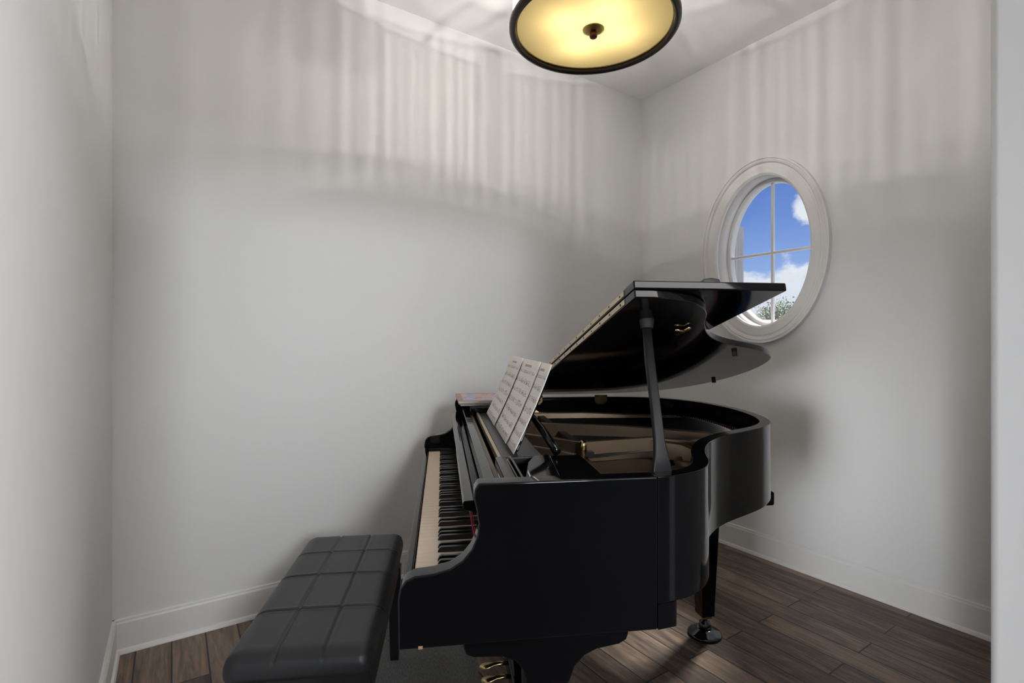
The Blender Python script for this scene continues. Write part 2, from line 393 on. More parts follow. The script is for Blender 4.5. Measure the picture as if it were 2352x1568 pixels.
# ------------------------------------------------------------------ the setting (built in room axes a, b, z)
def struct(name, bm, mat, **kw):
    o = link(name, bm, mat, kind='structure', **kw)
    o.rotation_euler = (0, 0, ROOM_ROT)
    return o
HA0, HA1, HB0 = -6.0, 4.2, -4.3            # the hall beyond the opening
TH = 0.17
bm = bmesh.new(); box(bm, (A0 - 0.15, 0.0, -0.1), (A1, B1, 0)); struct('floor', bm, M['floor'])
bm = bmesh.new(); box(bm, (HA0, HB0, -0.1), (HA1, 0.0, 0)); box(bm, (HA0, 0.0, -0.1), (A0 - 0.15, 0.55, 0)); struct('floor_hall', bm, M['hall_floor'])
bm = bmesh.new(); box(bm, (HA0, HB0, H), (A1 + TH, B1 + 0.15, H + 0.1)); box(bm, (A1 + TH, HB0, H), (HA1, B0, H + 0.1)); struct('ceiling', bm, M['ceil'])
bm = bmesh.new(); box(bm, (A0 - 0.15, B1, 0), (A1 + TH, B1 + 0.15, H)); struct('wall_back', bm, M['wall'])
bm = bmesh.new(); box(bm, (A0 - 0.15, 0.55, 0), (A0, B1, H)); struct('wall_left', bm, M['wall'])
# opening wall with its right jamb and header
JA = 1.046
bm = bmesh.new()
box(bm, (JA, 0.12, 0), (HA1, B0, H)); struct('wall_front', bm, M['wall'], bevel=0.012, seg=4)
bm = bmesh.new(); box(bm, (A0 - 0.15, 0.12, 2.14), (JA, B0, H)); box(bm, (A0 - 0.15, B0, 2.14), (A0, 0.55, H)); struct('wall_header', bm, M['wall'])
# hall shell
bm = bmesh.new(); box(bm, (HA0 - 0.1, HB0 - 0.1, 0), (HA1 + 0.1, HB0, H)); struct('wall_hall_rear', bm, M['wall'])
bm = bmesh.new(); box(bm, (HA0 - 0.1, HB0, 0), (HA0, 0.55, H)); struct('wall_hall_left', bm, M['wall'])
bm = bmesh.new(); box(bm, (HA1, HB0, 0), (HA1 + 0.1, B0, H)); struct('wall_hall_right', bm, M['wall'])
bm = bmesh.new(); box(bm, (HA0, 0.40, 0), (A0 - 0.15, 0.55, H)); struct('wall_hall_front', bm, M['wall'])

# window wall with an oval hole
EA, EB = 0.283, 0.432                        # half axes of the hole
def ell(k, n, a, b): return (math.cos(2 * PI * k / n) * a, math.sin(2 * PI * k / n) * b)
N = 96
tc0, bz = B1 - WT, WZ
lo_b, hi_b, lo_z, hi_z = B0, B1, 0.0, H
bm = bmesh.new()
inner, outer, innr2, outr2 = [], [], [], []
angs = sorted([2 * PI * k / N for k in range(N)] + [math.atan2(zc - bz, bc - tc0) % (2 * PI) for bc in (lo_b, hi_b) for zc in (lo_z, hi_z)])
for an in angs:
    cx, sx = math.cos(an), math.sin(an)
    s = 1 / math.sqrt((cx / EA) ** 2 + (sx / EB) ** 2)
    ts = []
    if cx > 1e-9: ts.append((hi_b - tc0) / cx)
    if cx < -1e-9: ts.append((lo_b - tc0) / cx)
    if sx > 1e-9: ts.append((hi_z - bz) / sx)
    if sx < -1e-9: ts.append((lo_z - bz) / sx)
    t = min(ts)
    inner.append((tc0 + cx * s, bz + sx * s)); outer.append((tc0 + cx * t, bz + sx * t))
fi = [bm.verts.new((A1, *q)) for q in inner]; fo = [bm.verts.new((A1, *q)) for q in outer]
bi = [bm.verts.new((A1 + TH, *q)) for q in inner]; bo = [bm.verts.new((A1 + TH, *q)) for q in outer]
n = len(angs)
for k in range(n):
    j = (k + 1) % n
    bm.faces.new((fi[k], fi[j], fo[j], fo[k])); bm.faces.new((bi[k], bo[k], bo[j], bi[j]))
    bm.faces.new((fi[k], bi[k], bi[j], fi[j])); bm.faces.new((fo[k], fo[j], bo[j], bo[k]))
struct('wall_right', bm, M['wall'])

# oval window: trim, liner, sash, muntins, glass
def oval_ring(bm, prof, n=112):
    """prof: list of (outset from the hole edge, depth along +a); swept round the oval"""
    rings = []
    for k in range(n):
        an = 2 * PI * k / n
        base = Vector((EA * math.cos(an), EB * math.sin(an)))
        nr = Vector((math.cos(an) / EA, math.sin(an) / EB)).normalized()
        rings.append([bm.verts.new((A1 + d, tc0 + base.x + nr.x * o, bz + base.y + nr.y * o)) for o, d in prof])
    m = len(prof)
    for k in range(n):
        a, b = rings[k], rings[(k + 1) % n]
        for i in range(m): bm.faces.new((a[i], a[(i + 1) % m], b[(i + 1) % m], b[i]))
bm = bmesh.new()
oval_ring(bm, [(-0.006, 0.0), (-0.006, -0.013), (0.004, -0.020), (0.046, -0.020), (0.050, -0.016), (0.058, -0.016), (0.064, -0.025), (0.074, -0.028), (0.080, -0.024), (0.083, -0.030), (0.092, -0.030), (0.093, 0.0)])
win = struct('window_1', bm, M['trim'], smooth=False)
def wpart(name, bm, mat, **kw): return link(name, bm, mat, parent=win, **kw)
bm = bmesh.new(); oval_ring(bm, [(-0.004, -0.002), (-0.004, TH), (0.0, TH), (0.0, -0.002)]); wpart('window_liner', bm, M['trim'], smooth=True)
bm = bmesh.new(); oval_ring(bm, [(-0.005, 0.095), (-0.022, 0.095), (-0.026, 0.100), (-0.028, 0.140), (-0.005, 0.140)]); wpart('window_sash', bm, M['trim'])
bm = bmesh.new()
va, vb = EA - 0.025, EB - 0.025
box(bm, (A1 + 0.110, tc0 - 0.0075, bz - vb), (A1 + 0.130, tc0 + 0.0075, bz + vb)); wpart('muntin', bm, M['trim'], bevel=0.003)
bm = bmesh.new()
box(bm, (A1 + 0.110, tc0 - va, bz - 0.0075), (A1 + 0.130, tc0 + va, bz + 0.0075)); wpart('muntin', bm, M['trim'], bevel=0.003)
bm = bmesh.new()
bm.faces.new([bm.verts.new((A1 + 0.120, tc0 + math.cos(2 * PI * k / 96) * (va + 0.003), bz + math.sin(2 * PI * k / 96) * (vb + 0.003))) for k in range(96)])
wpart('window_pane', bm, M['glass'])

# baseboards with top cap and shoe moulding
BH = 0.132
bprof = [(0, 0), (0.026, 0), (0.026, 0.004), (0.022, 0.014), (0.0145, 0.0185), (0.0145, BH - 0.016), (0.011, BH - 0.009), (0.011, BH - 0.003), (0.008, BH), (0, BH)]
def bboard(name, f, lo, hi):
    bm = bmesh.new(); prism(bm, bprof, lo, hi, f); struct(name, bm, M['trim'])
bboard('baseboard_back', lambda d, z, t: (t, B1 - d, z), A0 + 0.0, A1)
bboard('baseboard_right', lambda d, z, t: (A1 - d, t, z), B0, B1)
bboard('baseboard_left', lambda d, z, t: (A0 + d, t, z), 0.55, B1)
bboard('baseboard_front', lambda d, z, t: (t, B0 + d, z), JA + 0.03, A1)

# ------------------------------------------------------------------ grand piano, built in its own axes p (front to tail), w (treble to bass), z
TP = math.radians(7.8)
cp, sp_ = math.cos(TP), math.sin(TP)
PB = (0.45, 1.70)
def PW(p, w, z): return Vector((p * cp - w * sp_, p * sp_ + w * cp, z))
piano = thing('grand_piano', PW(PB[0], PB[1], 0), TP, 'polished black baby grand piano with raised lid and open keyboard beside the oval window', 'piano')
def l(p, w, z): return (p - PB[0], w - PB[1], z)
def pbox(bm, lo, hi): box(bm, l(*lo), l(*hi))
def part(name, bm, mat, parent=piano, **kw): return link(name, bm, M[mat] if isinstance(mat, str) else mat, parent=parent, **kw)
RT, RB = 0.955, 0.705                       # top and bottom of the rim
W0, W1 = 0.955, 2.412                       # outer faces, treble and bass side
outl = [(0.42, W0), (0.475, 0.966), (0.528, 0.992), (0.570, 1.036), (0.597, 1.085), (0.620, 1.140), (0.646, 1.190), (0.677, 1.238), (0.713, 1.283), (0.760, 1.327), (0.815, 1.366), (0.866, 1.394), (0.920, 1.424), (0.975, 1.457), (1.025, 1.499), (1.066, 1.544), (1.095, 1.590), (1.128, 1.670), (1.156, 1.790), (1.166, 1.895), (1.163, 1.990), (1.146, 2.105), (1.102, 2.215), (1.032, 2.308), (0.955, 2.358), (0.860, 2.390), (0.760, 2.406), (0.60, W1), (0.42, W1)]
out2 = spline([(a, b, 0) for a, b in outl], 4)
out2 = [(v.x, v.y) for v in out2]
def smooth_line(P, it):
    for _ in range(it): P = [P[0]] + [tuple(0.25 * P[i - 1][j] + 0.5 * P[i][j] + 0.25 * P[i + 1][j] for j in (0, 1)) for i in range(1, len(P) - 1)] + [P[-1]]
    return P
out2 = smooth_line(out2, 4)
def inset(P, d):
    res = []
    for i in range(len(P)):
        a, b = P[max(i - 1, 0)], P[min(i + 1, len(P) - 1)]
        t = Vector((b[0] - a[0], b[1] - a[1])).normalized()
        res.append((P[i][0] - t.y * d, P[i][1] + t.x * d))
    return res
RIMT = 0.034
in2 = inset(out2, RIMT)
bm = bmesh.new(); prism(bm, out2 + in2[::-1], RB, RT, lambda u, v, t: l(u, v, t)); part('case_rim', bm, 'black', bevel=0.0022, seg=3)
# arms (cheeks) with the S-curved front
prof = [(-0.079, 0.655), (-0.080, 0.748), (-0.076, 0.768), (-0.066, 0.781), (-0.050, 0.788), (-0.015, 0.791), (0.015, 0.798), (0.038, 0.812), (0.055, 0.832), (0.065, 0.855), (0.068, 0.878), (0.064, 0.905), (0.059, 0.928), (0.061, 0.944), (0.068, 0.955), (0.4195, 0.955), (0.4195, 0.655)]
for lo, hi in ((W0, W0 + 0.040), (W1 - 0.040, W1)):
    bm = bmesh.new(); prism(bm, prof, lo, hi, lambda u, v, t: l(u, t, v)); part('arm', bm, 'black', bevel=0.004, seg=3)
# key bed, side beam under the treble arm, tail beam
bm = bmesh.new(); pbox(bm, (-0.076, W0 + 0.041, 0.648), (0.40, W1 - 0.041, 0.700)); part('keybed', bm, 'black', bevel=0.003)
bm = bmesh.new(); prism(bm, [(0.4205, W0 + 0.0005), (0.462, W0 + 0.0085), (0.462, W0 + 0.06), (0.4205, W0 + 0.06)], 0.655, 0.7045, lambda u, v, t: l(u, v, t)); part('side_beam', bm, 'black')
bm = bmesh.new(); pbox(bm, (0.98, 1.62, 0.655), (1.135, 1.92, 0.704)); part('tail_beam', bm, 'black', bevel=0.008)
bm = bmesh.new(); pbox(bm, (-0.078, W0 + 0.041, 0.700), (-0.0605, W1 - 0.041, 0.738)); part('key_slip', bm, 'black', bevel=0.004)
KEY0, KEYW = 1.062, 0.02400
for lo, hi in ((W0 + 0.041, KEY0 - 0.001), (KEY0 + 52 * KEYW + 0.001, W1 - 0.041)):
    bm = bmesh.new(); pbox(bm, (-0.060, lo, 0.700), (0.09, hi, 0.742)); part('key_block', bm, 'black', bevel=0.003)
# 88 keys, treble end nearest
def white_key():
    bm = bmesh.new(); box(bm, (-0.0575, 0.0004, 0.702), (0.100, KEYW - 0.0004, 0.7300)); return bm
def black_key():
    bm = bmesh.new(); h = 0.0052
    prism(bm, [(-0.010, 0.7302), (-0.006, 0.7400), (-0.001, 0.7425), (0.100, 0.7425), (0.100, 0.7302)], -h, h, lambda u, v, t: (u, t, v)); return bm
wk0 = bk0 = None
names = ['C'] + list('BAGFEDC') * 7 + ['B', 'A']
for i, nme in enumerate(names):
    if wk0 is None: wk0 = o = part('white_key', white_key(), 'ivory', bevel=0.001, seg=1)
    else: o = wk0.copy(); COL.objects.link(o)
    o.location = (-PB[0], KEY0 + i * KEYW - PB[1], 0)
    if nme in 'BAGED' and i < 51:
        if bk0 is None: bk0 = k = part('black_key', black_key(), 'ebony_key', bevel=0.0012, seg=2)
        else: k = bk0.copy(); COL.objects.link(k)
        k.location = (-PB[0], KEY0 + (i + 1) * KEYW - PB[1], 0)
bm = bmesh.new(); pbox(bm, (0.0760, KEY0, 0.7435), (0.0795, KEY0 + 52 * KEYW, 0.7465)); part('key_felt', bm, 'felt_red', label='dark red felt strip behind the keys')
# fallboard folded open, with its front lip
fp = [(0.0868, 0.753), (0.0795, 0.753), (0.076, 0.872), (0.046, 0.878), (0.042, 0.882), (0.042, 0.893), (0.045, 0.897), (0.064, 0.898), (0.068, 0.892), (0.0868, 0.890)]
bm = bmesh.new(); prism(bm, fp, W0 + 0.085, W1 - 0.045, lambda u, v, t: l(u, t, v)); part('fallboard', bm, 'black', bevel=0.0015)
bm = bmesh.new(); pbox(bm, (0.0875, W0 + 0.042, 0.895), (0.112, W1 - 0.042, 0.932)); part('front_rail', bm, 'black', bevel=0.003)
bm = bmesh.new(); pbox(bm, (0.1135, W0 + 0.05, 0.905), (0.126, W1 - 0.05, 0.918)); part('pin_block_edge', bm, 'gold_plate')
# sliding music shelf: track, base board, treble and bass side shelves
bm = bmesh.new(); pbox(bm, (0.137, 1.262, 0.916), (0.1465, 2.06, 0.934)); part('desk_track', bm, 'brass_pale', bevel=0.001)
bm = bmesh.new(); pbox(bm, (0.1475, 1.262, 0.914), (0.252, 2.06, 0.932)); part('music_shelf', bm, 'black_satin', bevel=0.003)
bm = bmesh.new(); pbox(bm, (0.1275, W0 + 0.041, 0.915), (0.1535, 1.235, 0.942)); part('side_shelf', bm, 'black', bevel=0.005)
bm = bmesh.new(); pbox(bm, (0.1545, W0 + 0.041, 0.915), (0.1605, 1.235, 0.936)); part('shelf_rail', bm, 'black', bevel=0.002)
bm = bmesh.new(); pbox(bm, (0.1625, W0 + 0.041, 0.915), (0.1690, 1.235, 0.941)); part('shelf_rail', bm, 'black', bevel=0.002)
bm = bmesh.new(); prism(bm, [(0.171, 0.997), (0.173, 1.05), (0.197, 1.177), (0.224, 1.247), (0.264, 1.256), (0.243, 1.05), (0.237, 0.997)], 0.918, 0.938, lambda u, v, t: l(u, v, t)); part('side_panel', bm, 'black', bevel=0.003)
bm = bmesh.new(); prism(bm, [(0.2385, W0 + 0.041), (0.2445, 1.05), (0.2660, 1.256), (0.345, 1.256), (0.341, 1.066), (0.337, W0 + 0.041)], 0.918, 0.935, lambda u, v, t: l(u, v, t)); part('stretcher', bm, 'black', bevel=0.002)
bm = bmesh.new(); pbox(bm, (0.1135, 2.075, 0.92), (0.30, W1 - 0.041, 0.9545)); part('side_shelf', bm, 'black', bevel=0.005)
# music desk leaning back, its strut behind
LEAN = math.radians(23.5)
def DK(s, h, off=0.0):
    """point on the desk: s = w position, h = distance up the slope, off = forward of it"""
    return (0.189 + h * math.sin(LEAN) - off * math.cos(LEAN), s, 0.934 + h * math.cos(LEAN) + off * math.sin(LEAN))
bm = bmesh.new()
vs = [bm.verts.new(l(*DK(s, h, o))) for o in (0, -0.010) for s, h in ((1.33, 0.002), (1.95, 0.002), (1.95, 0.17), (1.90, 0.19), (1.38, 0.19), (1.33, 0.17))]
bm.faces.new(vs[:6]); bm.faces.new(vs[6:][::-1])
for i in range(6): bm.faces.new((vs[i], vs[(i + 1) % 6], vs[6 + (i + 1) % 6], vs[6 + i]))
part('music_desk', bm, 'black', bevel=0.002)
for wv in (1.29, 1.80):
    bm = bmesh.new()
    a = Vector(l(*DK(wv + 0.10, 0.10, -0.012))); b = Vector(l(0.285, wv - 0.04, 0.944))
    tube(bm, [a, a.lerp(b, 0.5) + Vector((0, 0, 0.004)), b], [0.008, 0.010, 0.011], 8); part('desk_strut', bm, 'black', smooth=True)
# iron plate: flange round the rim, pin block web, struts
i3 = inset(out2, RIMT + 0.0015); i4 = inset(out2, 0.105)
i4 = smooth_line([q for q in i4], 6)
bm = bmesh.new(); prism(bm, i3 + i4[::-1], 0.862, 0.874, lambda u, v, t: l(u, v, t)); part('plate_flange', bm, 'gold_plate')
bm = bmesh.new(); prism(bm, [(0.305, W0 + 0.042), (0.44, W0 + 0.042), (0.42, 1.4), (0.40, 1.9), (0.40, W1 - 0.042), (0.305, W1 - 0.042)], 0.872, 0.884, lambda u, v, t: l(u, v, t)); part('pin_block_plate', bm, 'gold_plate', bevel=0.004)
# treble field of the plate with its rounded corner
bm = bmesh.new(); prism(bm, [(0.385, 1.00), (0.52, 1.03), (0.57, 1.09), (0.60, 1.17), (0.585, 1.30), (0.56, 1.345), (0.52, 1.36), (0.385, 1.325)], 0.8845, 0.897, lambda u, v, t: l(u, v, t)); part('plate_field', bm, 'gold_plate', bevel=0.006, seg=3)
def strut(path, hw, zb, zt):
    bm = bmesh.new(); rings = []
    for i, (p, wv, zz) in enumerate(path):
        a = Vector(path[max(i - 1, 0)][:2]); b = Vector(path[min(i + 1, len(path) - 1)][:2]); t = (b - a).normalized(); nn = Vector((-t.y, t.x))
        q = Vector((p, wv)); ring = []
        for s, z in ((-1.25, zb), (-0.8, zz), (0.8, zz), (1.25, zb)):
            x = q + nn * hw * s; ring.append(bm.verts.new(l(x.x, x.y, z)))
        rings.append(ring)
    for a, b in zip(rings, rings[1:]):
        for k in range(4): bm.faces.new((a[k], a[(k + 1) % 4], b[(k + 1) % 4], b[k]))
    bm.faces.new(rings[0]); bm.faces.new(rings[-1][::-1])
    part('plate_strut', bm, 'gold_plate', bevel=0.003)
strut([(0.30, 2.17, 0.915), (0.60, 2.13, 0.918), (0.98, 2.05, 0.905), (1.08, 2.02, 0.885)], 0.016, 0.872, 0.93)
strut([(0.30, 1.82, 0.930), (0.60, 1.70, 0.932), (0.86, 1.585, 0.922), (0.965, 1.53, 0.890)], 0.015, 0.872, 0.93)
strut([(0.245, 1.64, 0.925), (0.33, 1.52, 0.930), (0.40, 1.445, 0.930), (0.62, 1.475, 0.933), (0.80, 1.46, 0.915)], 0.013, 0.872, 0.93)
strut([(0.245, 1.50, 0.915), (0.31, 1.40, 0.920), (0.36, 1.36, 0.915)], 0.010, 0.872, 0.93)
strut([(0.62, 1.48, 0.925), (0.70, 1.42, 0.920), (0.735, 1.37, 0.905)], 0.018, 0.872, 0.93)
bm = bmesh.new(); lathe(bm, [(0.0, 0.868), (0.013, 0.868), (0.012, 0.925), (0.008, 0.936), (0.0, 0.938)], 20, l(0.400, 1.425, 0)); part('plate_bolt', bm, 'brass', smooth=True)
for p, wv in ((0.695, 1.371), (0.602, 1.252)):
    bm = bmesh.new()
    lathe(bm, [(0.026, 0.874), (0.031, 0.886), (0.036, 0.888), (0.041, 0.884), (0.043, 0.874)], 32, l(p, wv, 0)); part('plate_ring', bm, 'gold_plate', smooth=True)
# hitch-pin rail, felt, bridge, strings, soundboard, dampers
i5 = inset(out2, RIMT + 0.001)
bm = bmesh.new(); prism(bm, i5, 0.795, 0.805, lambda u, v, t: l(u, v, t)); part('soundboard', bm, 'soundboard')
hit = spline([(0.74, 1.47, 0), (0.84, 1.53, 0), (0.94, 1.60, 0), (1.015, 1.69, 0), (1.04, 1.80, 0), (1.04, 1.92, 0), (1.02, 2.05, 0), (0.96, 2.17, 0), (0.86, 2.28, 0)], 6)
def ribbon(name, line, hw, zb, zt, mat, shift=0.0):
    P = [(v.x, v.y) for v in line]; P = inset(P, shift) if shift else P
    a, b = inset(P, hw), inset(P, -hw)
    bm = bmesh.new(); prism(bm, a + b[::-1], zb, zt, lambda u, v, t: l(u, v, t)); return part(name, bm, mat)
ribbon('hitch_felt', hit, 0.014, 0.8745, 0.898, 'felt_pink').__setitem__('label', 'pink felt under the string ends')
ribbon('bridge', hit, 0.011, 0.806, 0.886, 'black_satin', 0.075)
bm = bmesh.new(); random.seed(3)
hp = [(v.x, v.y) for v in hit]
seglen = [0]
for a, b in zip(hp, hp[1:]): seglen.append(seglen[-1] + math.dist(a, b))
def along(s):
    s *= seglen[-1]
    for i in range(len(hp) - 1):
        if s <= seglen[i + 1]:
            f = (s - seglen[i]) / (seglen[i + 1] - seglen[i]); return tuple(hp[i][j] + (hp[i + 1][j] - hp[i][j]) * f for j in (0, 1))
    return hp[-1]
for i in range(150):
    f = i / 149
    e = along(f); s = (0.41, 1.40 + 0.93 * f)
    tube(bm, [l(s[0], s[1], 0.892), l(e[0], e[1], 0.9005), l(e[0] + 0.045, e[1] - 0.01, 0.880)], 0.0012, 4, caps=False)
part('strings', bm, 'steel', kind='stuff')
bm = bmesh.new()
for i in range(60):
    s = 1.42 + 0.9 * i / 59
    box(bm, l(0.405, s - 0.006, 0.893), l(0.43, s + 0.006, 0.905))
part('damper_row', bm, 'black_satin', kind='stuff')
bm = bmesh.new()
for i in range(80):
    f = i / 79; e = along(f)
    lathe(bm, [(0.0022, 0.872), (0.0022, 0.897), (0, 0.898)], 6, l(e[0] + 0.047, e[1] - 0.012, 0))
part('hitch_pins', bm, 'steel', kind='stuff')
# brass latch on the rim bend
bm = bmesh.new(); tube(bm, [l(0.672, 1.262, 0.88), l(0.672, 1.262, 0.925), l(0.660, 1.250, 0.934)], 0.006, 10); part('lid_latch', bm, 'brass', smooth=True)

# lid: main leaf and folded front flap, hinged on the bass side
PHI = math.radians(13.4); HZ, HWW = 0.966, 2.412
def LD(p, q, h): return l(p, HWW - q * math.cos(PHI) + h * math.sin(PHI), HZ + q * math.sin(PHI) + h * math.cos(PHI))
PF = 0.382
lid_out = [(p + 0.012 if p > 0.5 else p, HWW - wv) for p, wv in out2]
QN = 1.472
lid_poly = [(PF, QN), (0.42, QN)] + [(p + 0.010 * min(1, max(0, (p - 0.45) / 0.2)), (q + 0.015) if q > 1.2 else q + 0.015 * max(0, q) / 1.2) for p, q in [(a, HWW - b) for a, b in out2][1:]] + [(0.42, 0.0), (PF, 0.0)]
bm = bmesh.new(); prism(bm, lid_poly, 0.0, 0.018, lambda u, v, t: LD(u, v, t)); lid = part('lid', bm, 'black', bevel=0.003, seg=3)
FD = 0.335
bm = bmesh.new(); prism(bm, [(PF, 0.004), (PF, QN), (PF + FD, QN), (PF + FD, 0.004)], 0.0195, 0.0375, lambda u, v, t: LD(u, v, t)); part('lid_flap', bm, 'black', parent=lid, bevel=0.003, seg=3)
for h0, h1 in ((0.0035, 0.0145), (0.0225, 0.0335)):
    bm = bmesh.new(); prism(bm, [(PF - 0.0018, 0.03), (PF - 0.0018, QN - 0.055), (PF + 0.001, QN - 0.055), (PF + 0.001, 0.03)], h0, h1, lambda u, v, t: LD(u, v, t))
    hs = part('piano_hinge', bm, 'brass_pale', parent=lid, label='long pale brass hinge leaf along the lid edge')
bm = bmesh.new(); box(bm, (-0.0006, -0.0022, -0.0022), (0.0006, 0.0022, 0.0022)); scr0 = part('hinge_screw', bm, 'screw', parent=lid)
for h in (0.009, 0.028):
    for k in range(19):
        o = scr0 if (k == 0 and h < 0.01) else scr0.copy()
        if o is not scr0: COL.objects.link(o)
        o.location = LD(PF - 0.0024, 0.07 + k * 0.0735, h)
bm = bmesh.new(); prism(bm, [(0.536, 0.038), (0.552, 0.055), (0.570, 0.058), (0.588, 0.055), (0.590, 0.038)], QN - 0.075, QN - 0.03, lambda u, h, t: LD(u, t, h)); part('lid_block', bm, 'black_satin', parent=lid, bevel=0.003)
for p, q in ((0.901, 0.955), (1.135, 0.40)):
    bm = bmesh.new(); a = Vector(LD(p, q, 0.001)); b = Vector(LD(p, q, -0.012)); tube(bm, [a, b], 0.008, 12); part('lid_bumper', bm, 'rubber', parent=lid, smooth=False)
bm = bmesh.new(); tube(bm, [LD(0.572, 1.245, -0.006), LD(0.600, 1.235, -0.006)], 0.004, 8); tube(bm, [LD(0.600, 1.265, -0.005), LD(0.600, 1.195, -0.005)], 0.0045, 8); part('lid_latch_reflection', bm, 'brass', parent=lid, smooth=True)  # brass shape imitating the latch's mirror image in the lid underside
# butt hinges on the bass rim
for p in (0.440, 0.752):
    bm = bmesh.new()
    prism(bm, [(p - 0.030, RT + 0.004), (p + 0.030, RT + 0.004), (p + 0.030, RT - 0.020), (p + 0.016, RT - 0.034), (p - 0.016, RT - 0.034), (p - 0.030, RT - 0.020)], W1 - RIMT - 0.0035, W1 - RIMT + 0.001, lambda u, v, t: l(u, t - 0.0 if p < 0.6 else t - 0.010, v))
    h = part('lid_hinge', bm, 'brass', label='small brass hinge between rim and lid')
    bm = bmesh.new(); tube(bm, [l(p - 0.030, W1 - RIMT - 0.004 - (0.01 if p > 0.6 else 0), RT + 0.005), l(p + 0.030, W1 - RIMT - 0.004 - (0.01 if p > 0.6 else 0), RT + 0.005)], 0.005, 10); part('hinge_barrel', bm, 'brass', parent=h, smooth=True)
    for dp, dz in ((-0.018, -0.014), (0.018, -0.014), (0, -0.008)):
        bm = bmesh.new()
        c = Vector(l(p + dp, W1 - RIMT - 0.0037 - (0.01 if p > 0.6 else 0), RT + dz)); box(bm, c - Vector((0.003, 0.001, 0.003)), c + Vector((0.003, 0.001, 0.003)))
        part('hinge_screw', bm, 'screw', parent=h)
# prop stick: flared foot on the treble rim, collar under the lid
def rect_loft(bm, secs):
    rings = []
    for (p, wv, z, hp_, hw_) in secs:
        rings.append([bm.verts.new(l(p + a * hp_, wv + b * hw_, z)) for a, b in ((-1, -1), (1, -1), (1, 1), (-1, 1))])
    for a, b in zip(rings, rings[1:]):
        for k in range(4): bm.faces.new((a[k], a[(k + 1) % 4], b[(k + 1) % 4], b[k]))
    bm.faces.new(rings[0]); bm.faces.new(rings[-1][::-1])
bm = bmesh.new()
rect_loft(bm, [(0.447, 0.999, 0.940, 0.020, 0.007), (0.447, 0.999, 0.960, 0.020, 0.007), (0.447, 1.003, 0.985, 0.015, 0.007), (0.447, 1.012, 1.015, 0.0115, 0.007), (0.449, 1.035, 1.08, 0.0105, 0.007), (0.458, 1.085, 1.17, 0.0105, 0.007), (0.469, 1.130, 1.252, 0.0095, 0.007)])
part('prop_stick', bm, 'prop_black', bevel=0.003)
bm = bmesh.new(); a = Vector(l(0.469, 1.130, 1.250)); b = Vector(LD(0.4705, (HWW - 1.134) / math.cos(PHI), 0.001)); tube(bm, [a, b], [0.014, 0.017], 20); part('prop_collar', bm, 'rubber')
bm = bmesh.new(); pbox(bm, (-0.043, W0 - 0.0005, 0.6548), (-0.035, W0 + 0.004, 0.6605)); part('bare_wood_chip', bm, 'wood_raw', label='small chip of bare pale wood under the arm')
# legs: two front legs under brackets, one tail leg on a caster cup
def leg(p, wv, zt, hw0, hw1, rot=0.0):
    bm = bmesh.new(); rings = []
    for z, h in ((0.085, hw1), (0.13, hw1 * 1.02), (zt - 0.1, hw0), (zt, hw0 * 1.02)):
        rings.append([bm.verts.new(Vector(l(p, wv, z)) + Matrix.Rotation(rot, 3, 'Z') @ Vector((a * h, b * h, 0))) for a, b in ((-1, -1), (1, -1), (1, 1), (-1, 1))])
    for a, b in zip(rings, rings[1:]):
        for k in range(4): bm.faces.new((a[k], a[(k + 1) % 4], b[(k + 1) % 4], b[k]))
    bm.faces.new(rings[0]); bm.faces.new(rings[-1][::-1])
    lg = part('leg', bm, 'black', bevel=0.004)
    bm = bmesh.new()
    box(bm, l(p - 0.021, wv - 0.021, 0.074), l(p + 0.021, wv + 0.021, 0.086)); part('leg_ferrule', bm, 'brass', parent=lg)
    bm = bmesh.new()
    lathe(bm, [(0, 0.075), (0.012, 0.075), (0.012, 0.058), (0.022, 0.054), (0.024, 0.034), (0.018, 0.024), (0, 0.024)], 24, l(p, wv, 0)); part('caster', bm, 'chrome', parent=lg, smooth=True)
    bm = bmesh.new()
    lathe(bm, [(0, 0.0), (0.064, 0.0), (0.068, 0.004), (0.067, 0.010), (0.060, 0.016), (0.040, 0.023), (0.034, 0.030), (0.028, 0.030), (0.024, 0.023), (0, 0.022)], 48, l(p, wv, 0)); part('caster_cup', bm, 'chrome', parent=lg, smooth=True)
leg(1.085, 2.005, 0.704, 0.047, 0.029, math.radians(4))
def bracket(lo, hi):
    bm = bmesh.new()
    pr = [(0.040, 0.6545), (0.040, 0.642), (0.046, 0.629), (0.060, 0.623), (0.115, 0.620), (0.140, 0.609), (0.155, 0.590), (0.163, 0.560), (0.2445, 0.560), (0.256, 0.590), (0.276, 0.610), (0.30, 0.620), (0.345, 0.626), (0.360, 0.634), (0.364, 0.645), (0.364, 0.6545)]
    prism(bm, pr, lo, hi, lambda u, v, t: l(u, t, v)); part('leg_bracket', bm, 'black', bevel=0.003)
bracket(W0 + 0.012, W0 + 0.105); bracket(W1 - 0.105, W1 - 0.012)
leg(0.204, W0 + 0.060, 0.565, 0.040, 0.027); leg(0.204, W1 - 0.060, 0.565, 0.040, 0.027)
